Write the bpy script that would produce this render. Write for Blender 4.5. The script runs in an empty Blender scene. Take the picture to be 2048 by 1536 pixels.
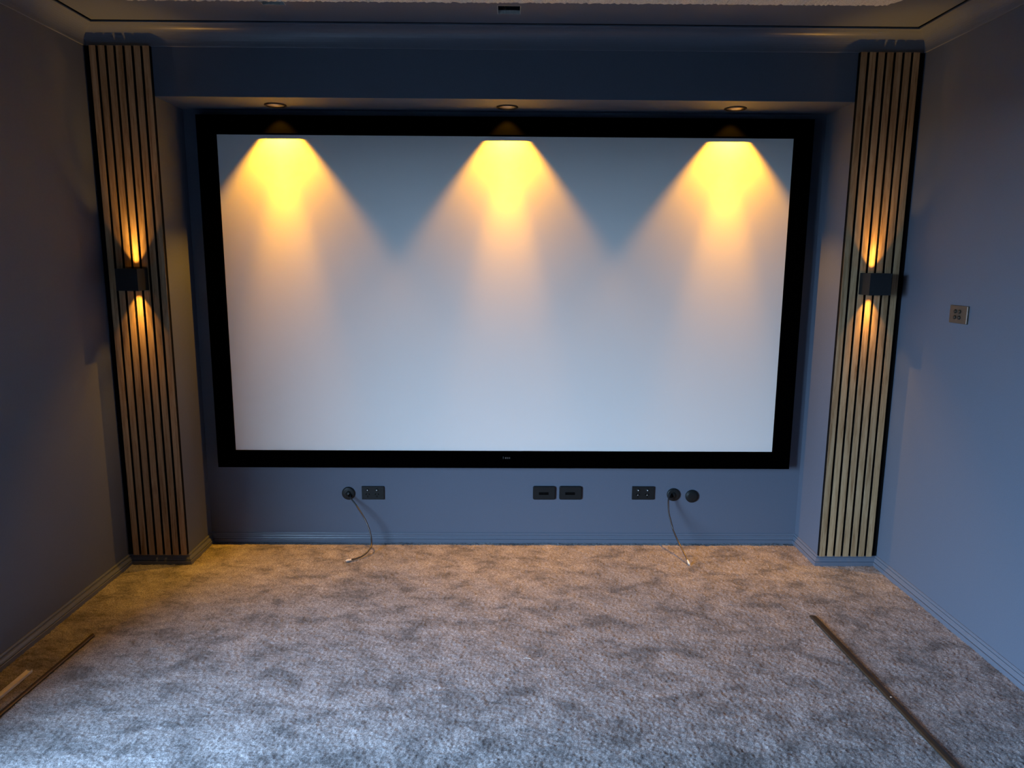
import bpy, bmesh, math, random
import numpy as np
from mathutils import Vector, Matrix

scene = bpy.context.scene
col = scene.collection

# ------------------------------------------------------------------ camera
F_PX = 1437.4
CAM = Vector((0.001, -3.459, 1.430))
PITCH, YAW, ROLL = -0.1710, 0.0094, 0.0061
fw = Vector((math.sin(YAW)*math.cos(PITCH), math.cos(YAW)*math.cos(PITCH), math.sin(PITCH)))
rt = Vector((math.cos(YAW), -math.sin(YAW), 0.0))
up = rt.cross(fw)
r2 = rt*math.cos(ROLL) + up*math.sin(ROLL)
u2 = -rt*math.sin(ROLL) + up*math.cos(ROLL)
cam_data = bpy.data.cameras.new('camera')
cam_data.sensor_fit = 'HORIZONTAL'
cam_data.sensor_width = 36.0
cam_data.lens = F_PX/2048*36.0
cam_data.clip_start = 0.02
cam = bpy.data.objects.new('camera', cam_data)
col.objects.link(cam)
cam.matrix_world = Matrix(((r2.x, u2.x, -fw.x, CAM.x), (r2.y, u2.y, -fw.y, CAM.y),
                           (r2.z, u2.z, -fw.z, CAM.z), (0, 0, 0, 1)))
scene.camera = cam
scene.cycles.diffuse_bounces = 1

# ------------------------------------------------------------------ world, exposure
SKY_STRENGTH = 54.0
world = bpy.data.worlds.new('daylight')
scene.world = world
world.use_nodes = True
bg = world.node_tree.nodes['Background']
bg.inputs['Color'].default_value = (0.47, 0.69, 0.98, 1)
bg.inputs['Strength'].default_value = SKY_STRENGTH
scene.view_settings.view_transform = 'Standard'
scene.view_settings.look = 'None'
scene.view_settings.gamma = 1.0
scene.view_settings.use_curve_mapping = False
scene.view_settings.exposure = 0.0

# ------------------------------------------------------------------ room sizes (metres)
XL, XR = -1.775, 1.777        # side walls
PL, PR = -1.498, 1.497        # recess side faces of the two piers
YF, YB = -0.2235, 0.05        # pier / bulkhead front, recess back wall
YR = -5.6                     # rear wall
ZH = 2.107                    # bulkhead soffit
ZC0, ZC = 2.305, 2.386        # cornice foot, ceiling
ZT = 2.52                     # top of the ceiling void
HB = 0.0485                   # baseboard height
DY0, DY1, DZ = -3.30, -2.05, 1.90   # glazed opening in the left wall, out of view
WT = 0.14                     # outside wall thickness

portal_d = bpy.data.lights.new('window_portal', 'AREA')
portal_d.shape = 'RECTANGLE'
portal_d.size = DZ
portal_d.size_y = DY1-DY0
portal_d.cycles.is_portal = True
portal = bpy.data.objects.new('window_portal', portal_d)
col.objects.link(portal)
portal.location = (XL-WT-0.03, (DY0+DY1)/2, DZ/2)
portal.rotation_euler = (0, -math.pi/2, 0)


# ------------------------------------------------------------------ helpers
def link(name, bm, mat, parent=None, smooth=False, kind=None):
    me = bpy.data.meshes.new(name)
    bmesh.ops.recalc_face_normals(bm, faces=bm.faces[:])
    bm.to_mesh(me)
    bm.free()
    if smooth:
        for p in me.polygons:
            p.use_smooth = True
    me.materials.append(mat)
    o = bpy.data.objects.new(name, me)
    col.objects.link(o)
    if parent:
        o.parent = parent
    if kind:
        o['kind'] = kind
    return o


def tag(o, label, cat, group=None):
    o['label'] = label
    o['category'] = cat
    if group:
        o['group'] = group
    return o


def thing(name, loc, label, cat, group=None, rot=(0, 0, 0)):
    o = bpy.data.objects.new(name, None)
    o.empty_display_size = 0.05
    col.objects.link(o)
    o.location = loc
    o.rotation_euler = rot
    return tag(o, label, cat, group)


def add_box(bm, x0, x1, y0, y1, z0, z1, bevel=0.0, seg=2):
    vs = [bm.verts.new(p) for p in ((x0, y0, z0), (x1, y0, z0), (x1, y1, z0), (x0, y1, z0),
                                    (x0, y0, z1), (x1, y0, z1), (x1, y1, z1), (x0, y1, z1))]
    fs = [bm.faces.new([vs[i] for i in q]) for q in ((3, 2, 1, 0), (4, 5, 6, 7), (0, 1, 5, 4),
                                                     (1, 2, 6, 5), (2, 3, 7, 6), (3, 0, 4, 7))]
    if bevel:
        es = list({e for f in fs for e in f.edges})
        bmesh.ops.bevel(bm, geom=es, offset=bevel, segments=seg, affect='EDGES', profile=0.5)


def box(*a, **k):
    bm = bmesh.new()
    add_box(bm, *a, **k)
    return bm


def lathe(bm, prof, n=32, axis='Z', org=(0, 0, 0), closed=False):
    """revolve (r, h) points; axis Z up, or Y for wall plates (h grows towards -y)"""
    rings = []
    for r, h in prof:
        ring = []
        if r < 1e-6:
            ring = [None]
        for i in range(n if r >= 1e-6 else 1):
            a = 2*math.pi*i/n
            if axis == 'Z':
                p = (org[0]+r*math.cos(a), org[1]+r*math.sin(a), org[2]+h)
            else:
                p = (org[0]+r*math.cos(a), org[1]-h, org[2]+r*math.sin(a))
            v = bm.verts.new(p)
            if r < 1e-6:
                ring = [v]
            else:
                ring.append(v)
        rings.append(ring)
    pairs = list(zip(rings, rings[1:]))
    if closed:
        pairs.append((rings[-1], rings[0]))
    for A, B in pairs:
        for i in range(n):
            j = (i+1) % n
            if len(A) == 1 and len(B) == 1:
                continue
            if len(A) == 1:
                bm.faces.new((A[0], B[i], B[j]))
            elif len(B) == 1:
                bm.faces.new((A[i], A[j], B[0]))
            else:
                bm.faces.new((A[i], A[j], B[j], B[i]))


def catmull(pts, k=8):
    P = [Vector(p) for p in pts]
    P = [P[0]*2-P[1]] + P + [P[-1]*2-P[-2]]
    out = []
    for i in range(1, len(P)-2):
        for s in range(k):
            t = s/k
            a, b, c, d = P[i-1], P[i], P[i+1], P[i+2]
            out.append(0.5*((2*b)+(c-a)*t+(2*a-5*b+4*c-d)*t*t+(3*b-a-3*c+d)*t**3))
    out.append(P[-2])
    return out


def tube(bm, pts, r, n=10):
    pts = [Vector(p) for p in pts]
    rr = r if isinstance(r, (list, tuple)) else [r]*len(pts)
    prev = None
    ref = Vector((0.3, 0.2, 1)).normalized()
    for i, p in enumerate(pts):
        t = (pts[min(i+1, len(pts)-1)]-pts[max(i-1, 0)]).normalized()
        a = ref - t*ref.dot(t)
        a.normalize()
        ref = a
        b = t.cross(a)
        ring = [bm.verts.new(p+(a*math.cos(2*math.pi*k/n)+b*math.sin(2*math.pi*k/n))*rr[i]) for k in range(n)]
        if prev:
            for k in range(n):
                bm.faces.new((prev[k], prev[(k+1) % n], ring[(k+1) % n], ring[k]))
        else:
            bm.faces.new(ring[::-1])
        prev = ring
    bm.faces.new(prev)


def moulding(name, P, Q, n, prof, e0, e1, mat):
    """sweep a (depth, z) profile along a wall line P->Q; e=+1 inside corner, -1 outside corner, 0 square"""
    P, Q, n = Vector(P), Vector(Q), Vector(n)
    t = (Q-P).normalized()
    bm = bmesh.new()
    A, B = [], []
    for d, z in prof:
        a = P + n*d + t*(d*e0)
        b = Q + n*d - t*(d*e1)
        A.append(bm.verts.new((a.x, a.y, z)))
        B.append(bm.verts.new((b.x, b.y, z)))
    m = len(prof)
    for i in range(m):
        j = (i+1) % m
        bm.faces.new((A[i], A[j], B[j], B[i]))
    bm.faces.new(A[::-1])
    bm.faces.new(B)
    return link(name, bm, mat, kind='structure')


def plate_outline(w, h, r, seg=5, corners=(1, 1, 1, 1)):
    """rounded rectangle in xz, counter-clockwise; corners: br, tr, tl, bl round flags"""
    out = []
    for k, (sx, sz) in enumerate(((1, -1), (1, 1), (-1, 1), (-1, -1))):
        rr = r if corners[k] else 0.0008
        cx, cz = sx*(w/2-rr), sz*(h/2-rr)
        a0 = (-math.pi/2, 0, math.pi/2, math.pi)[k]
        for s in range(seg+1):
            a = a0+s/seg*math.pi/2
            out.append((cx+rr*math.cos(a), cz+rr*math.sin(a)))
    return out


def wall_plate(bm, outline, depth, edge=0.002, y0=0.0):
    """extruded plate with a softened front rim, standing on y=y0, front towards -y"""
    n = len(outline)
    lv = []
    for sc, y in ((0, y0), (0, y0-depth+edge), (edge, y0-depth)):
        ring = []
        for x, z in outline:
            L = math.hypot(x, z)
            f = 1-sc/max(L, 1e-6)*1.2
            ring.append(bm.verts.new((x*f, y, z*f)))
        lv.append(ring)
    for A, B in zip(lv, lv[1:]):
        for i in range(n):
            j = (i+1) % n
            bm.faces.new((A[i], A[j], B[j], B[i]))
    bm.faces.new(lv[0])
    bm.faces.new(lv[-1][::-1])


# ------------------------------------------------------------------ materials
def new_mat(name):
    m = bpy.data.materials.new(name)
    m.use_nodes = True
    nt = m.node_tree
    return m, nt, nt.nodes['Principled BSDF']


def mapped(nt, scale, kind='Object'):
    tc = nt.nodes.new('ShaderNodeTexCoord')
    mp = nt.nodes.new('ShaderNodeMapping')
    mp.inputs['Scale'].default_value = scale
    nt.links.new(tc.outputs[kind], mp.inputs['Vector'])
    return mp


def noise(nt, vec, scale, detail=3.0, rough=0.5, dist=0.0):
    n = nt.nodes.new('ShaderNodeTexNoise')
    n.inputs['Scale'].default_value = scale
    n.inputs['Detail'].default_value = detail
    n.inputs['Roughness'].default_value = rough
    n.inputs['Distortion'].default_value = dist
    nt.links.new(vec.outputs[0], n.inputs['Vector'])
    return n


def ramp(nt, fac, stops):
    r = nt.nodes.new('ShaderNodeValToRGB')
    el = r.color_ramp.elements
    while len(el) < len(stops):
        el.new(0.5)
    for e, (p, c) in zip(el, stops):
        e.position = p
        e.color = (*c, 1)
    nt.links.new(fac, r.inputs['Fac'])
    return r


def bump(nt, bsdf, height, strength, dist):
    b = nt.nodes.new('ShaderNodeBump')
    b.inputs['Strength'].default_value = strength
    b.inputs['Distance'].default_value = dist
    nt.links.new(height, b.inputs['Height'])
    nt.links.new(b.outputs['Normal'], bsdf.inputs['Normal'])


def simple(name, c, rough=0.5, metal=0.0, spec=0.5, var=0.06, grain=60.0, relief=0.0):
    m, nt, b = new_mat(name)
    mp = mapped(nt, (1, 1, 1))
    n = noise(nt, mp, grain)
    r = ramp(nt, n.outputs['Fac'], ((0.3, tuple(x*(1-var) for x in c)), (0.7, tuple(min(1, x*(1+var)) for x in c))))
    nt.links.new(r.outputs['Color'], b.inputs['Base Color'])
    b.inputs['Roughness'].default_value = rough
    b.inputs['Metallic'].default_value = metal
    b.inputs['Specular IOR Level'].default_value = spec
    if relief:
        bump(nt, b, n.outputs['Fac'], 0.4, relief)
    return m


PAINT = (0.132, 0.156, 0.212)
M_wall = simple('wall_paint', PAINT, 0.62, spec=0.25, var=0.03, grain=220, relief=0.0006)
M_rear = simple('dark_rear_bounce_cut', (0.03, 0.031, 0.034), 0.9, spec=0.1, var=0.1, grain=40)  # made-up dark tone for the unseen rear, cuts daylight bounce
M_ceil = simple('ceiling_paint', PAINT, 0.55, spec=0.3, var=0.03, grain=160, relief=0.0006)
M_trim = simple('trim_satin', (0.150, 0.174, 0.230), 0.30, spec=0.45, var=0.02, grain=80)
M_void = simple('ceiling_void_dark', (0.012, 0.012, 0.012), 0.9, spec=0.1)
M_board = simple('plasterboard_edge', (0.55, 0.55, 0.53), 0.9, spec=0.1, var=0.15, grain=90, relief=0.002)
M_pane = None
M_velvet = simple('black_velvet', (0.0004, 0.0004, 0.0005), 1.0, spec=0.0, var=0.2, grain=400)
M_badge = simple('badge_grey', (0.045, 0.048, 0.05), 0.4, spec=0.4)
M_screen = simple('screen_vinyl', (0.90, 0.90, 0.89), 0.9, spec=0.08, var=0.008, grain=600)
M_core = simple('black_slat_core', (0.012, 0.011, 0.010), 0.8, spec=0.1, var=0.2, grain=300)
M_felt = simple('black_felt', (0.006, 0.006, 0.0065), 0.97, spec=0.04, var=0.3, grain=500)
M_black = simple('black_metal', (0.016, 0.018, 0.021), 0.5, spec=0.4)
M_plastic = simple('black_plastic', (0.012, 0.0145, 0.016), 0.42, spec=0.28)
M_slot = simple('slot_black', (0.002, 0.002, 0.002), 0.8, spec=0.1)
M_glint = simple('painted_glint', (0.75, 0.76, 0.76), 0.3, spec=0.5)  # white standing in for bright reflections on the outlets
M_cable = simple('black_cable', (0.028, 0.028, 0.031), 0.26, spec=0.9)
M_nickel = simple('nickel_plug', (0.85, 0.80, 0.70), 0.35, metal=0.25)
M_bronze = simple('bronze_plate', (0.105, 0.088, 0.070), 0.38, metal=0.35, spec=0.4)
M_bronze_btn = simple('bronze_button', (0.045, 0.036, 0.028), 0.32, metal=0.3)
M_steel = simple('plate_edge_steel', (0.72, 0.72, 0.70), 0.3, metal=0.6)
M_bar = simple('bronze_trim_bar', (0.060, 0.043, 0.029), 0.38, metal=0.5, spec=0.5, var=0.15, grain=25)
M_white = simple('white_plastic', (0.86, 0.83, 0.78), 0.30, spec=0.6)
M_alu = simple('dark_aluminium', (0.05, 0.05, 0.055), 0.4, metal=0.6)
M_ring = simple('downlight_rim', (0.016, 0.013, 0.010), 0.4, spec=0.4)
M_cup = simple('downlight_cup', (0.80, 0.72, 0.58), 0.3, metal=0.7)
M_paving = simple('dark_paving', (0.035, 0.034, 0.033), 0.9, spec=0.1, var=0.2, grain=3)


def emit_mat(name, c, s):
    m, nt, b = new_mat(name)
    b.inputs['Base Color'].default_value = (0.8, 0.8, 0.8, 1)
    b.inputs['Emission Color'].default_value = (*c, 1)
    b.inputs['Emission Strength'].default_value = s
    return m


WARM = (1.0, 0.42, 0.02)
WARM2 = (1.0, 0.50, 0.085)
M_lens = emit_mat('lamp_lens', WARM, 6.0)


def glass_mat():
    m = bpy.data.materials.new('window_glass')
    m.use_nodes = True
    nt = m.node_tree
    nt.nodes.clear()
    out = nt.nodes.new('ShaderNodeOutputMaterial')
    mix = nt.nodes.new('ShaderNodeMixShader')
    tr = nt.nodes.new('ShaderNodeBsdfTransparent')
    tr.inputs['Color'].default_value = (0.93, 0.96, 0.96, 1)
    gl = nt.nodes.new('ShaderNodeBsdfGlossy')
    gl.inputs['Roughness'].default_value = 0.03
    mix.inputs['Fac'].default_value = 0.06
    nt.links.new(tr.outputs[0], mix.inputs[1])
    nt.links.new(gl.outputs[0], mix.inputs[2])
    nt.links.new(mix.outputs[0], out.inputs['Surface'])
    return m


M_pane = glass_mat()


def wood_mat():
    m, nt, b = new_mat('oak_slat')
    info = nt.nodes.new('ShaderNodeObjectInfo')
    tc = nt.nodes.new('ShaderNodeTexCoord')
    add = nt.nodes.new('ShaderNodeVectorMath')
    add.operation = 'ADD'
    comb = nt.nodes.new('ShaderNodeCombineXYZ')
    mul = nt.nodes.new('ShaderNodeMath')
    mul.operation = 'MULTIPLY'
    mul.inputs[1].default_value = 37.0
    nt.links.new(info.outputs['Random'], mul.inputs[0])
    nt.links.new(mul.outputs[0], comb.inputs['X'])
    nt.links.new(mul.outputs[0], comb.inputs['Z'])
    nt.links.new(tc.outputs['Object'], add.inputs[0])
    nt.links.new(comb.outputs[0], add.inputs[1])
    mp = nt.nodes.new('ShaderNodeMapping')
    mp.inputs['Scale'].default_value = (1, 1, 0.055)
    nt.links.new(add.outputs[0], mp.inputs['Vector'])
    n1 = noise(nt, mp, 75, 5, 0.62, 0.9)
    n2 = noise(nt, mp, 420, 2, 0.6)
    mix = nt.nodes.new('ShaderNodeMath')
    mix.operation = 'MULTIPLY_ADD'
    mix.inputs[1].default_value = 0.35
    nt.links.new(n2.outputs['Fac'], mix.inputs[0])
    nt.links.new(n1.outputs['Fac'], mix.inputs[2])
    r = ramp(nt, mix.outputs[0], ((0.46, (0.235, 0.130, 0.058)), (0.60, (0.40, 0.250, 0.128)),
                                  (0.72, (0.485, 0.322, 0.175)), (0.88, (0.57, 0.405, 0.245))))
    hsv = nt.nodes.new('ShaderNodeHueSaturation')
    mr = nt.nodes.new('ShaderNodeMapRange')
    mr.inputs['To Min'].default_value = 0.86
    mr.inputs['To Max'].default_value = 1.1
    nt.links.new(info.outputs['Random'], mr.inputs['Value'])
    nt.links.new(mr.outputs[0], hsv.inputs['Value'])
    nt.links.new(r.outputs['Color'], hsv.inputs['Color'])
    nt.links.new(hsv.outputs['Color'], b.inputs['Base Color'])
    b.inputs['Roughness'].default_value = 0.55
    b.inputs['Specular IOR Level'].default_value = 0.3
    bump(nt, b, n1.outputs['Fac'], 0.25, 0.001)
    return m


def carpet_mat():
    m, nt, b = new_mat('mottled_carpet')
    mp = mapped(nt, (0.85, 1.2, 1.0))
    n1 = noise(nt, mp, 8.0, 6.0, 0.66, 0.5)      # pile brushed different ways
    n2 = noise(nt, mp, 24.0, 3.0, 0.6, 0.3)
    mp2 = mapped(nt, (1, 1, 1))
    n3 = noise(nt, mp2, 260, 2.0, 0.7)            # yarn speckle
    ma = nt.nodes.new('ShaderNodeMath')
    ma.operation = 'MULTIPLY_ADD'
    ma.inputs[1].default_value = 0.32
    nt.links.new(n2.outputs['Fac'], ma.inputs[0])
    nt.links.new(n1.outputs['Fac'], ma.inputs[2])
    r = ramp(nt, ma.outputs[0], ((0.52, (0.142, 0.138, 0.150)), (0.64, (0.250, 0.243, 0.262)), (0.80, (0.350, 0.340, 0.362))))
    r3 = ramp(nt, n3.outputs['Fac'], ((0.30, (0.35, 0.35, 0.36)), (0.52, (0.95, 0.95, 0.95)), (0.72, (1.75, 1.75, 1.75))))
    mx = nt.nodes.new('ShaderNodeMix')
    mx.data_type = 'RGBA'
    mx.blend_type = 'MULTIPLY'
    mx.inputs[0].default_value = 1.0
    nt.links.new(r.outputs['Color'], mx.inputs[6])
    nt.links.new(r3.outputs['Color'], mx.inputs[7])
    nt.links.new(mx.outputs[2], b.inputs['Base Color'])
    b.inputs['Roughness'].default_value = 0.95
    b.inputs['Specular IOR Level'].default_value = 0.08
    b.inputs['Sheen Weight'].default_value = 0.15
    b.inputs['Sheen Roughness'].default_value = 0.5
    return m


def wool_mat():
    m, nt, b = new_mat('cream_rough_ceiling_board')
    mp = mapped(nt, (1, 1, 1))
    n = noise(nt, mp, 180, 3, 0.7)
    r = ramp(nt, n.outputs['Fac'], ((0.35, (0.66, 0.62, 0.54)), (0.60, (0.95, 0.92, 0.85))))
    nt.links.new(r.outputs['Color'], b.inputs['Base Color'])
    b.inputs['Roughness'].default_value = 0.9
    bump(nt, b, n.outputs['Fac'], 0.8, 0.004)
    return m


M_wood = wood_mat()
M_carpet = carpet_mat()
M_wool = wool_mat()

# ------------------------------------------------------------------ the shell
# carpeted floor: real pile relief where the camera looks, unseen slab behind, made dark to cut bounce
STEP = 0.0042
FY0 = -2.5
nx = int((XR-XL)/STEP)+1
ny = int((YB-FY0)/STEP)+1
gx = np.linspace(XL, XR, nx)
gy = np.linspace(FY0, YB, ny)
rng = np.random.default_rng(5)
h = rng.normal(0, 1, (ny, nx))
h = 0.62*h + 0.38*(np.roll(h, 1, 0)+np.roll(h, 1, 1)+np.roll(h, -1, 0)+np.roll(h, -1, 1))/2
big = np.kron(rng.normal(0, 1, (ny//9+2, nx//12+2)), np.ones((9, 12)))[:ny, :nx]
for ax in (0, 1):
    for _ in range(2):
        big = (big+np.roll(big, 3, ax)+np.roll(big, -3, ax))/3
z = np.clip(h, -2.2, 2.2)*0.00155 + big*0.0011
X, Y = np.meshgrid(gx, gy)
X = X + rng.normal(0, 0.0007, X.shape)
Y = Y + rng.normal(0, 0.0007, Y.shape)
X[:, 0], X[:, -1], Y[0], Y[-1] = XL, XR, FY0, YB
co = np.stack([X, Y, z], -1).reshape(-1, 3)
ii, jj = np.meshgrid(np.arange(ny-1), np.arange(nx-1), indexing='ij')
cxm, cym = gx[jj]+STEP/2, gy[ii]+STEP/2
keep = ~(((cxm < PL-0.004) | (cxm > PR+0.004)) & (cym > YF+0.004))
ii, jj = ii[keep], jj[keep]
quads = np.stack([ii*nx+jj, ii*nx+jj+1, (ii+1)*nx+jj+1, (ii+1)*nx+jj], -1).astype(np.int32)
me = bpy.data.meshes.new('floor')
me.vertices.add(len(co))
me.vertices.foreach_set('co', co.ravel())
me.loops.add(quads.size)
me.loops.foreach_set('vertex_index', quads.ravel())
me.polygons.add(len(quads))
me.polygons.foreach_set('loop_start', np.arange(0, quads.size, 4, dtype=np.int32))
me.update()
me.validate()
me.materials.append(M_carpet)
floor = bpy.data.objects.new('floor', me)
col.objects.link(floor)
floor['kind'] = 'structure'
link('floor_rear', box(XL, XR, YR, FY0, -0.008, 0.0), M_rear, kind='structure')  # unseen floor, darkened so less daylight bounces forward
link('floor_slab', box(XL-WT, XR+0.1, YR-0.1, YB+0.1, -0.10, -0.008), M_void, kind='structure')

# walls
bm = bmesh.new()
add_box(bm, XL-WT, XL, DY1, YB+0.1, -0.01, ZT)
add_box(bm, XL-WT, XL, YR-0.1, DY0, -0.01, ZT)
add_box(bm, XL-WT, XL, DY0, DY1, DZ, ZT)
link('wall_left', bm, M_wall, kind='structure')
link('wall_right', box(XR, XR+0.1, YR-0.1, YB+0.1, -0.01, ZT), M_wall, kind='structure')
link('wall_rear', box(XL, XR, YR-0.1, YR, -0.01, ZT), M_rear, kind='structure')  # out of view, toned dark to keep bounce low
link('wall_back', box(XL, XR, YB, YB+0.1, -0.01, ZT), M_wall, kind='structure')
link('wall_pier_left', box(XL, PL, YF, YB, -0.01, ZT), M_wall, kind='structure')
link('wall_pier_right', box(PR, XR, YF, YB, -0.01, ZT), M_wall, kind='structure')

# bulkhead over the screen: front face, soffit with three round cut-outs for the downlights
LIGHTS = [(-1.033, -0.070), (0.004, -0.066), (1.030, -0.074)]
R_CUT = 0.040
bm = bmesh.new()
xs = [PL, -0.52, 0.52, PR]
N = 32
for k, (lx, ly) in enumerate(LIGHTS):
    x0, x1 = xs[k], xs[k+1]
    S = 0.055
    outer, inner = [], []
    for i in range(N):
        a = 2*math.pi*i/N
        c, s = math.cos(a), math.sin(a)
        f = S/max(abs(c), abs(s))
        outer.append(bm.verts.new((lx+c*f, ly+s*f, ZH)))
        inner.append(bm.verts.new((lx+c*R_CUT, ly+s*R_CUT, ZH)))
    deep = [bm.verts.new((v.co.x, v.co.y, ZH+0.08)) for v in inner]
    for i in range(N):
        j = (i+1) % N
        bm.faces.new((outer[i], outer[j], inner[j], inner[i]))
        bm.faces.new((inner[i], inner[j], deep[j], deep[i]))
    bm.faces.new(deep)

    def q(a, b, c, d):
        bm.faces.new([bm.verts.new((p[0], p[1], ZH)) for p in ((a, c), (b, c), (b, d), (a, d))])
    q(x0, lx-S, YF, YB)
    q(lx+S, x1, YF, YB)
    q(lx-S, lx+S, YF, ly-S)
    q(lx-S, lx+S, ly+S, YB)
f = [bm.verts.new(p) for p in ((PL, YF, ZH), (PR, YF, ZH), (PR, YF, ZT), (PL, YF, ZT))]
bm.faces.new(f)
f = [bm.verts.new(p) for p in ((PL, YF, ZT), (PR, YF, ZT), (PR, YB, ZT), (PL, YB, ZT))]
bm.faces.new(f)
bmesh.ops.remove_doubles(bm, verts=bm.verts[:], dist=1e-5)
link('wall_bulkhead', bm, M_wall, kind='structure')

# ceiling board with a shadow gap behind the cornice and two square cut-outs
PC = 0.070
GAP = 0.011
HOLES = [(-0.036, 0.054, -0.508, -0.414), (-0.935, -0.845, -0.590, -0.494)]
cx = sorted({XL+PC+GAP, XR-PC-GAP, *[v for q_ in HOLES for v in q_[:2]]})
cy = sorted({YR+PC+GAP, YF-PC-GAP, *[v for q_ in HOLES for v in q_[2:]]})
bm = bmesh.new()
for x0, x1 in zip(cx, cx[1:]):
    for y0, y1 in zip(cy, cy[1:]):
        mx_, my_ = (x0+x1)/2, (y0+y1)/2
        if any(a < mx_ < b and c < my_ < d for a, b, c, d in HOLES):
            continue
        add_box(bm, x0, x1, y0, y1, ZC, ZC+0.013)
ceiling = link('ceiling', bm, M_ceil, kind='structure')
link('ceiling_void', box(XL-WT, XR+0.1, YR-0.1, YB+0.1, ZT, ZT+0.05), M_void, kind='structure')
for a, b_, c, d in HOLES:
    bm = bmesh.new()
    t = 0.002
    add_box(bm, a, b_, d-t, d, ZC, ZC+0.014)
    add_box(bm, a, b_, c, c+t, ZC, ZC+0.014)
    add_box(bm, a, a+t, c+t, d-t, ZC, ZC+0.014)
    add_box(bm, b_-t, b_, c+t, d-t, ZC, ZC+0.014)
    o = link('cutout_edge', bm, M_board, parent=ceiling)
    o['label'] = 'pale cut plasterboard edge of the square ceiling hole'
    # end of a lead left lying in the cavity
    bm = bmesh.new()
    tube(bm, catmull([(a+0.02, d-0.012, ZC+0.03), (a+0.028, d-0.02, ZC+0.012), (a+0.036, d-0.016, ZC+0.03), (a+0.06, d-0.03, ZC+0.06)], 5), 0.003, 6)
    o = link('lead', bm, M_badge, parent=ceiling)

# baseboards (stepped profile) and cove cornice
BP = [(0, -0.008), (0.018, -0.008), (0.018, 0.0165), (0.0172, 0.0180), (0.0155, 0.0188), (0.0118, 0.0190), (0.0118, 0.0212),
      (0.0152, 0.0220), (0.0150, 0.0230), (0.0128, 0.0275), (0.0085, 0.0330), (0.0075, 0.0370), (0.0040, 0.0375), (0.0040, 0.0395),
      (0.0062, 0.0402), (0.0058, 0.0435), (0.0035, 0.0470), (0.0030, HB), (0, HB)]
moulding('baseboard_left', (XL, DY1, 0), (XL, YF, 0), (1, 0, 0), BP, 0, 1, M_trim)
moulding('baseboard_left_rear', (XL, YR, 0), (XL, DY0, 0), (1, 0, 0), BP, 1, 0, M_trim)
moulding('baseboard_right', (XR, YR, 0), (XR, YF, 0), (-1, 0, 0), BP, 1, 1, M_trim)
moulding('baseboard_rear', (XL, YR, 0), (XR, YR, 0), (0, 1, 0), BP, 1, 1, M_trim)
moulding('baseboard_back', (PL, YB, 0), (PR, YB, 0), (0, -1, 0), BP, 1, 1, M_trim)
moulding('baseboard_pier_left', (XL, YF, 0), (PL, YF, 0), (0, -1, 0), BP, 1, -1, M_trim)
moulding('baseboard_pier_right', (PR, YF, 0), (XR, YF, 0), (0, -1, 0), BP, -1, 1, M_trim)
moulding('baseboard_reveal_left', (PL, YF, 0), (PL, YB, 0), (1, 0, 0), BP, -1, 1, M_trim)
moulding('baseboard_reveal_right', (PR, YF, 0), (PR, YB, 0), (-1, 0, 0), BP, -1, 1, M_trim)
CP = [(0, ZC0), (0.0045, ZC0), (0.0055, ZC0+0.003)]
rad = PC-0.0075
for i in range(0, 13):
    a = math.pi - i/12*math.pi/2
    CP.append((PC-0.002+rad*math.cos(a), ZC0+0.005+rad*math.sin(a)*((ZC-0.006-ZC0-0.005)/rad)))
CP += [(PC, ZC-0.005), (PC, ZC), (0, ZC+0.004)]
moulding('trim_1', (XL, YR, 0), (XL, YF, 0), (1, 0, 0), CP, 1, 1, M_trim)
moulding('trim_2', (XL, YF, 0), (XR, YF, 0), (0, -1, 0), CP, 1, 1, M_trim)
moulding('trim_3', (XR, YR, 0), (XR, YF, 0), (-1, 0, 0), CP, 1, 1, M_trim)
moulding('trim_4', (XL, YR, 0), (XR, YR, 0), (0, 1, 0), CP, 1, 1, M_trim)

# glazed sliding door in the left wall, beside the camera, and the dark paving outside it
win = bpy.data.objects.new('window_1', None)
col.objects.link(win)
win['kind'] = 'structure'
win.location = (XL-WT+0.05, (DY0+DY1)/2, 0)
hw = (DY1-DY0)/2
bm = bmesh.new()
add_box(bm, -0.04, 0.04, -hw, -hw+0.045, 0, DZ)
add_box(bm, -0.04, 0.04, hw-0.045, hw, 0, DZ)
add_box(bm, -0.04, 0.04, -hw+0.045, hw-0.045, DZ-0.045, DZ)
add_box(bm, -0.04, 0.04, -hw+0.045, hw-0.045, -0.008, 0.03)
link('window_frame', bm, M_alu, parent=win)
link('meeting_stile', box(-0.03, 0.03, -0.03, 0.03, 0.03, DZ-0.045), M_alu, parent=win)
for s in (-1, 1):
    y0, y1 = (0.03, hw-0.045) if s > 0 else (-hw+0.045, -0.03)
    link('pane', box(-0.004, 0.004, y0, y1, 0.03, DZ-0.045), M_pane, parent=win)
link('ground_outside', box(-40, XL-WT, -40, 40, -0.2, -0.06), M_paving, kind='structure')

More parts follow.
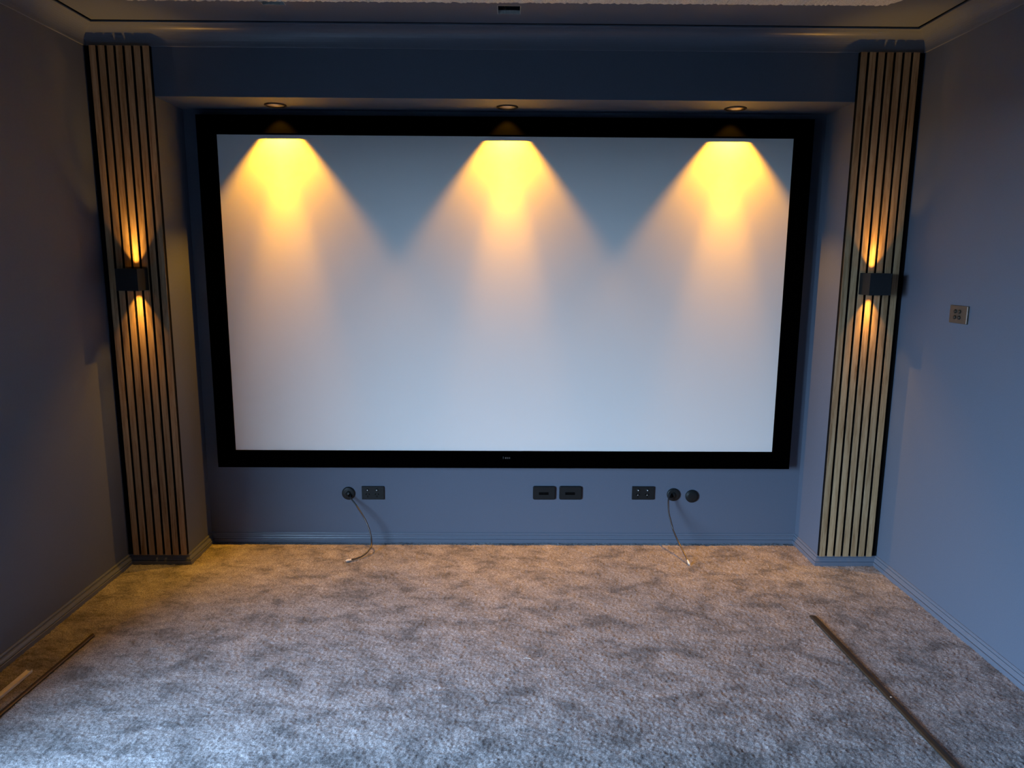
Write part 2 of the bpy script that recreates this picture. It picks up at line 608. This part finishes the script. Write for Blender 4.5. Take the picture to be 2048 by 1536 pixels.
# pale rough ceiling board that starts behind the cut-outs
rng2 = random.Random(3)
bm = bmesh.new()
n = 360
x0, x1 = -1.45, 1.448
front, frontT, back, backT = [], [], [], []
yprev = 0
for i in range(n+1):
    x = x0+(x1-x0)*i/n
    e = min(1.0, (x1-x)/0.05, (x-x0)/0.05)
    y = -0.5795 - 0.0095*(x/1.448) - 0.05*(1-e)**2 + rng2.uniform(-0.0035, 0.0035)
    zb = ZC-0.013+rng2.uniform(-0.002, 0.002)
    front.append(bm.verts.new((x, y, zb)))
    frontT.append(bm.verts.new((x, y+0.003, ZC-0.0005)))
    back.append(bm.verts.new((x, -0.98, ZC-0.013)))
    backT.append(bm.verts.new((x, -0.98, ZC-0.0005)))
for i in range(n):
    bm.faces.new((front[i], front[i+1], frontT[i+1], frontT[i]))
    bm.faces.new((back[i], front[i], front[i+1], back[i+1])[::-1])
    bm.faces.new((back[i], back[i+1], backT[i+1], backT[i]))
    bm.faces.new((frontT[i], frontT[i+1], backT[i+1], backT[i]))
for k in (0, n):
    bm.faces.new((front[k], frontT[k], backT[k], back[k]))
cp = link('ceiling_panel', bm, M_wool)
tag(cp, 'cream rough-textured panel fixed to the dark ceiling', 'ceiling panel')


# ------------------------------------------------------------------ projector screen
scr = thing('projector_screen', (0, YB, 0.408), 'wide blank white projector screen in a black velvet frame', 'screen')
oy = YB                                              # children are in local coordinates
SX, SZ0, SZ1 = 1.33, 1.2427-0.747-0.408, 1.2427+0.747-0.408
FX, FZ0, FZ1 = 1.4205, 0.0, 2.076-0.408
link('screen_fabric', box(-SX-0.02, SX+0.02, -0.050, -0.044, SZ0-0.02, SZ1+0.02), M_screen, parent=scr)


def rail(pts_outer, pts_inner):
    """mitred frame rail with a chamfered inner lip; profile runs wall -> front -> inner lip"""
    bm = bmesh.new()
    rows = []
    for (ox, oz), (ix, iz) in zip(pts_outer, pts_inner):
        def L(t):
            return (ox+(ix-ox)*t, oz+(iz-oz)*t)
        prof = [(0.0, 0.0), (0.0, -0.054), (0.05, -0.060), (0.93, -0.061), (1.0, -0.057), (1.0, -0.0505), (0.7, -0.0505), (0.7, 0.0)]
        rows.append([bm.verts.new((L(t)[0], y, L(t)[1])) for t, y in prof])
    A, B = rows
    m = len(A)
    for i in range(m):
        j = (i+1) % m
        bm.faces.new((A[i], A[j], B[j], B[i]))
    bm.faces.new(A)
    bm.faces.new(B[::-1])
    return bm


O = [(-FX, FZ0), (FX, FZ0), (FX, FZ1), (-FX, FZ1)]
I = [(-SX, SZ0), (SX, SZ0), (SX, SZ1), (-SX, SZ1)]
for k in range(4):
    j = (k+1) % 4
    link('frame_rail', rail((O[k], O[j]), (I[k], I[j])), M_velvet, parent=scr)
bm = bmesh.new()
for i, (w, hh) in enumerate(((0.004, 0.011), (0.010, 0.008), (0.009, 0.008), (0.007, 0.008))):
    x = -0.009+i*0.010
    add_box(bm, x, x+w*0.7, -0.0625, -0.0605, 0.050, 0.050+hh)
link('maker_badge', bm, M_badge, parent=scr)


# ------------------------------------------------------------------ lamps
def spot(name, parent, loc, rot, watts, deg, blend, radius, color=WARM):
    d = bpy.data.lights.new(name, 'SPOT')
    d.energy = watts
    d.spot_size = math.radians(deg)
    d.spot_blend = blend
    d.shadow_soft_size = radius
    d.color = color
    o = bpy.data.objects.new(name, d)
    col.objects.link(o)
    o.parent = parent
    o.location = loc
    o.rotation_euler = rot
    return o


DL_TEXT = ['round recessed downlight over the screen, nearer the pier without a switch beside it',
           'round recessed downlight over the middle of the screen',
           'round recessed downlight over the screen, nearer the wall with the button plate']
for k, (lx, ly) in enumerate(LIGHTS):
    t = thing('recessed_downlight', (lx, ly, ZH), DL_TEXT[k], 'downlight', 'downlights in the bulkhead soffit')
    bm = bmesh.new()
    lathe(bm, [(0.0395, 0.0), (0.0490, 0.0), (0.0490, -0.0020), (0.0475, -0.0050), (0.0430, -0.0058), (0.0395, -0.0020)], 40, closed=True)
    link('rim', bm, M_ring, parent=t, smooth=True)
    bm = bmesh.new()
    lathe(bm, [(0.0394, -0.001), (0.036, 0.010), (0.030, 0.030), (0.024, 0.048), (0.0255, 0.048), (0.0315, 0.030), (0.0385, 0.008)], 40, closed=True)
    link('reflector', bm, M_cup, parent=t, smooth=True)
    bm = bmesh.new()
    lathe(bm, [(0.0, 0.046), (0.0238, 0.046), (0.0238, 0.049), (0.0, 0.049)], 24)
    link('lens', bm, M_lens, parent=t)
    spot('field_light', t, (0, 0, 0.016), (0, 0, 0), 50.0, 82, 0.45, 0.006)
    spot('beam_light', t, (0, 0, 0.016), (0, 0, 0), 24.0, 60, 1.0, 0.006)
    spot('core_light', t, (0, 0, 0.016), (0, 0, 0), 78.0, 34, 1.0, 0.006)

SC_TEXT = ['black cube up-down wall light on the slats beside the plain wall',
           'black cube up-down wall light on the slats beside the wall with the button plate']
YS = YF-0.0212                                        # slat fronts
for k, (sx, zc) in enumerate(((-1.622, 1.336), (1.621, 1.335))):
    t = thing('wall_light', (sx, YS, zc), SC_TEXT[k], 'wall light', 'up-down wall lights on the slat panels')
    w, hh, dp, th = 0.047, 0.047, 0.094, 0.006
    bm = bmesh.new()
    add_box(bm, -w, w, -dp, -dp+th, -hh, hh)                    # front
    add_box(bm, -w, -w+th, -dp+th, -th, -hh, hh)                # sides
    add_box(bm, w-th, w, -dp+th, -th, -hh, hh)
    add_box(bm, -w, w, -th, -0.0002, -hh, hh)                   # back
    link('housing', bm, M_black, parent=t)
    link('lamp_block', box(-w+th, w-th, -dp+th, -th, -0.010, 0.010), M_black, parent=t)
    for s in (1, -1):
        bm = bmesh.new()
        lathe(bm, [(0.0, 0.0), (0.016, 0.0), (0.016, 0.004*s), (0.012, 0.007*s), (0.0, 0.008*s)], 20, org=(0, -0.027, 0.010*s))
        link('lens', bm, M_lens, parent=t, smooth=True)
        rot = (math.pi, 0, 0) if s > 0 else (0, 0, 0)
        spot('field_light', t, (0, -0.027, 0.030*s), rot, 3.0, 66, 0.5, 0.004, WARM2)
        spot('beam_light', t, (0, -0.027, 0.030*s), rot, 15.0, 44, 1.0, 0.006, WARM2)

# ------------------------------------------------------------------ slat panels
PITCH_S, W_S = 0.03720, 0.0272
Z0S, Z1S = HB+0.0008, ZC0-0.001
bm = box(-W_S/2, W_S/2, -0.0120, 0.0, 0.0, Z1S-Z0S, bevel=0.0006, seg=1)
slat_mesh = None
SP_TEXT = ['tall oak slat panel on the pier beside the plain wall without a switch',
           'tall oak slat panel on the pier beside the wall with the button plate']
for k, s in enumerate((-1, 1)):
    e0 = 1.4965
    t = thing('slat_panel', (s*(e0+0.125), YF, Z0S), SP_TEXT[k], 'slat panel', 'slat panels on the two piers')
    xa, xb = -0.1255, 0.1515
    if s < 0:
        xa, xb = -xb, -xa
    link('felt_backing', box(xa, xb, -0.0092, -0.0002, 0, Z1S-Z0S), M_felt, parent=t)
    for i in range(7):
        if slat_mesh is None:
            o = link('slat', bm, M_wood, parent=t)
            slat_mesh = o.data
            slat_mesh.materials.append(M_core)
            for p in slat_mesh.polygons:
                p.material_index = 0 if p.normal.y < -0.5 else 1
        else:
            o = bpy.data.objects.new('slat', slat_mesh)
            col.objects.link(o)
            o.parent = t
        o.location = (s*(-0.125+W_S/2+i*PITCH_S), -0.0092, 0)


# ------------------------------------------------------------------ wall plates
def gpo(x, zc, label, glints):
    t = thing('power_outlet', (x, YB, zc), label, 'power outlet', 'black double power outlets under the screen')
    bm = bmesh.new()
    wall_plate(bm, plate_outline(0.113, 0.069, 0.0025), 0.009, 0.0015)
    link('plate', bm, M_plastic, parent=t)
    for s in (-1, 1):
        cxs = s*0.0235-0.003
        bm = bmesh.new()
        lathe(bm, [(0.0, 0.0065), (0.003, 0.006), (0.0065, 0.0035), (0.008, 0.0), (0.009, 0.0)], 20, axis='Y', org=(cxs, -0.0088, 0.016))
        sw = link('rocker_switch', bm, M_plastic, parent=t, smooth=True)
        bm = bmesh.new()
        lathe(bm, [(0.0, 0.0012), (0.0022, 0.001), (0.003, 0.0)], 12, axis='Y', org=(cxs, -0.0150, 0.0165))
        link('switch_glint', bm, M_glint, parent=sw)  # highlight on the glossy switch, built as a white dot
        bm = bmesh.new()
        for dx, dz, ang in ((-0.0075, -0.006, 0.5), (0.0075, -0.006, -0.5), (0.0, -0.018, 0)):
            n0 = len(bm.verts)
            add_box(bm, -0.0016, 0.0016, -0.0097, -0.0085, -0.0045, 0.0045)
            bm.verts.ensure_lookup_table()
            vs = bm.verts[n0:]
            bmesh.ops.rotate(bm, verts=vs, cent=(0, 0, 0), matrix=Matrix.Rotation(ang, 3, 'Y'))
            bmesh.ops.translate(bm, verts=vs, vec=(cxs+dx, 0, dz))
        link('pin_slots', bm, M_slot, parent=t)
        if glints:
            bm = bmesh.new()
            lathe(bm, [(0.0, 0.001), (0.0015, 0.0008), (0.002, 0.0)], 10, axis='Y', org=(cxs-0.001, -0.0097, -0.010))
            link('pin_glint', bm, M_glint, parent=t)  # reflection near the slots, painted as a white spot


gpo(-0.6675, 0.2615, 'black double power outlet beside a lone round cable entry', False)
gpo(0.7045, 0.2650, 'black double power outlet between a brush plate and two round black fittings', True)


def brush_plate(x, zc, label):
    t = thing('brush_plate', (x, YB, zc), label, 'wall plate', 'black brush plates under the screen')
    bm = bmesh.new()
    wall_plate(bm, plate_outline(0.114, 0.070, 0.009), 0.012, 0.003)
    link('plate', bm, M_plastic, parent=t)
    bm = box(-0.027, 0.022, -0.0135, -0.0115, -0.009, 0.005, bevel=0.0008, seg=1)
    sl = link('slot', bm, M_slot, parent=t)
    bm = bmesh.new()
    for i in range(22):
        xx = -0.026+i*0.0022
        add_box(bm, xx, xx+0.0014, -0.0141, -0.0134, -0.006, 0.003)
    o = link('bristles', bm, M_slot, parent=sl)
    o['kind'] = 'stuff'


brush_plate(0.2005, 0.2645, 'black brush cable plate, of the pair the one towards the lone cable entry')
brush_plate(0.3345, 0.2650, 'black brush cable plate, of the pair the one towards the two round fittings')


def ring(x, zc, label, side):
    t = thing('cable_entry', (x, YB, zc), label, 'cable entry', 'round black wall fittings under the screen')
    bm = bmesh.new()
    lathe(bm, [(0.0335, 0.0), (0.0335, 0.005), (0.031, 0.0085), (0.026, 0.0095), (0.0, 0.0105)], 40, axis='Y')
    link('disc', bm, M_plastic, parent=t, smooth=True)
    if side:
        ang = -0.75 if side > 0 else math.pi+0.35
        c, s = math.cos(ang), math.sin(ang)
        # hood: half dome rising off the disc over a dark mouth
        bm = bmesh.new()
        m, rows = 10, []
        for i in range(m+1):
            u = math.pi*i/m
            row = []
            for j in range(6):
                v = j/5*math.pi/2
                px = -0.015*math.cos(v)+0.004
                pz = 0.015*math.cos(u)*(0.55+0.45*math.sin(v))
                py = -0.0095-0.010*math.sin(u)*math.sin(v)
                row.append(bm.verts.new((px*c-pz*s, py, px*s+pz*c)))
            rows.append(row)
        for A, B in zip(rows, rows[1:]):
            for j in range(5):
                bm.faces.new((A[j], A[j+1], B[j+1], B[j]))
        link('hood', bm, M_plastic, parent=t, smooth=True)
        bm = bmesh.new()
        lathe(bm, [(0.0, 0.0), (0.011, 0.0), (0.011, 0.001), (0.0, 0.0012)], 20, axis='Y', org=(c*0.013, -0.0098, s*0.013))
        link('mouth', bm, M_slot, parent=t)
    else:
        bm = bmesh.new()
        lathe(bm, [(0.0275, 0.009), (0.027, 0.0105), (0.022, 0.0120), (0.010, 0.0130), (0.0, 0.0133)], 36, axis='Y')
        link('cap', bm, M_plastic, parent=t, smooth=True)


ring(-0.792, 0.258, 'lone round black cable entry beside a power outlet, its cable curling onto the carpet', 1)
ring(0.860, 0.256, 'round black cable entry with a cable hanging out, beside a round blank cap', -1)
ring(0.955, 0.248, 'round black blank wall cap without a cable', 0)


def cable(pts, name_label, r=0.0040):
    P = catmull(pts, 8)
    t = thing('coaxial_cable', P[-1], name_label, 'cable', 'loose cables hanging from the wall')
    loc = Vector(P[-1])
    loc.z = 0
    t.location = loc
    bm = bmesh.new()
    tube(bm, [p-loc for p in P], r, 10)
    link('sheath', bm, M_cable, parent=t, smooth=True)
    d = (Vector(P[-1])-Vector(P[-3])).normalized()
    e = Vector(P[-1])-loc
    bm = bmesh.new()
    tube(bm, [e-d*0.004, e+d*0.006, e+d*0.0061, e+d*0.018, e+d*0.0181, e+d*0.021],
         [0.0042, 0.0042, 0.0056, 0.0056, 0.0040, 0.0040], 12)
    pl = link('plug', bm, M_nickel, parent=t, smooth=False)
    bm = bmesh.new()
    tube(bm, [e+d*0.020, e+d*0.030], [0.0011, 0.0008], 8)
    link('pin', bm, M_nickel, parent=pl)


cable([(-0.778, 0.0415, 0.250), (-0.777, 0.022, 0.243), (-0.746, 0.0, 0.212), (-0.701, -0.035, 0.160), (-0.672, -0.06, 0.109),
       (-0.657, -0.085, 0.062), (-0.656, -0.115, 0.036), (-0.678, -0.155, 0.017), (-0.707, -0.184, 0.010), (-0.738, -0.201, 0.0085)],
      'thin black coaxial cable curling sideways onto the carpet')
cable([(0.848, 0.0415, 0.258), (0.839, 0.025, 0.264), (0.825, 0.002, 0.246), (0.822, -0.03, 0.190), (0.832, -0.068, 0.134), (0.836, -0.082, 0.114),
       (0.851, -0.124, 0.076), (0.870, -0.186, 0.036), (0.878, -0.222, 0.016)],
      'thin black coaxial cable falling almost straight, plug tip on the carpet')

# four-button plate on the right wall
t = thing('button_plate', (XR, -0.6585, 1.230), 'bronze wall plate with four round buttons on the side wall', 'switch plate', rot=(0, 0, -math.pi/2))
bm = bmesh.new()
wall_plate(bm, plate_outline(0.111, 0.070, 0.003), 0.0075, 0.0015)
link('plate', bm, M_bronze, parent=t)
link('plate_edge', box(0.0530, 0.0555, -0.0079, -0.0072, -0.033, 0.033), M_steel, parent=t)
for dx in (-0.0135, 0.0135):
    for dz in (-0.0115, 0.0115):
        bm = bmesh.new()
        lathe(bm, [(0.0, 0.0065), (0.005, 0.006), (0.0074, 0.004), (0.0080, 0.0)], 20, axis='Y', org=(dx-0.004, -0.0074, dz))
        link('button', bm, M_bronze_btn, parent=t, smooth=True)


# ------------------------------------------------------------------ loose trims lying on the carpet
def trim_bar(a, b, w, label, hole_t):
    a, b = Vector((a[0], a[1], 0)), Vector((b[0], b[1], 0))
    L = (b-a).length
    ang = math.atan2(b.y-a.y, b.x-a.x)
    t = thing('trim_bar', (a.x, a.y, 0.003), label, 'trim bar', 'bronze trim bars lying on the carpet', rot=(0, 0, ang))
    bm = bmesh.new()
    prof = [(-w/2, 0.0), (-w/2, 0.0035), (-w/2+0.004, 0.0065), (0, 0.0075), (w/2-0.004, 0.0065), (w/2, 0.0035), (w/2, 0.0)]
    A = [bm.verts.new((0.022*((p[0]+w/2)/w)**1.0*0.6, p[0], p[1])) for p in prof]
    B = [bm.verts.new((L, p[0], p[1])) for p in prof]
    n = len(prof)
    for i in range(n):
        j = (i+1) % n
        bm.faces.new((A[i], A[j], B[j], B[i]))
    bm.faces.new(A)
    bm.faces.new(B[::-1])
    link('bar', bm, M_bar, parent=t)
    for h_ in hole_t:
        bm = bmesh.new()
        lathe(bm, [(0.0, 0.0006), (0.003, 0.0004), (0.004, -0.0006)], 14, org=(h_, 0, 0.0074))
        link('screw_hole', bm, M_nickel, parent=t)


trim_bar((1.259, -0.738), (1.312, -1.95), 0.026, 'long bronze trim bar with a bright screw hole on open carpet', (0.562, 1.12))
trim_bar((-1.573, -0.888), (-1.612, -1.85), 0.018, 'long bronze trim bar lying on carpet beside a short white channel', ())

# white channel offcut
t = thing('plastic_channel', (-1.654, -1.144, 0.003), 'white plastic channel offcut lying beside the baseboard', 'channel', rot=(0, 0, -math.pi/2-0.015))
bm = bmesh.new()
prof = [(-0.0100, 0), (-0.0100, 0.009), (-0.0085, 0.009), (-0.0085, 0.0045), (0.0085, 0.0045), (0.0085, 0.009), (0.0100, 0.009), (0.0100, 0)]
A = [bm.verts.new((0.0, p[0], p[1])) for p in prof]
B = [bm.verts.new((0.62, p[0], p[1])) for p in prof]
for i in range(len(prof)):
    j = (i+1) % len(prof)
    bm.faces.new((A[i], A[j], B[j], B[i]))
bm.faces.new(A)
bm.faces.new(B[::-1])
link('channel', bm, M_white, parent=t)

# a short pale thread dropped on the carpet
bm = bmesh.new()
tube(bm, catmull([(0.071, -1.063, 0.006), (0.080, -1.060, 0.008), (0.089, -1.060, 0.007), (0.097, -1.062, 0.006)], 4), 0.0009, 6)
o = link('thread_scrap', bm, M_white)
tag(o, 'tiny pale curled thread lying on the carpet', 'thread')
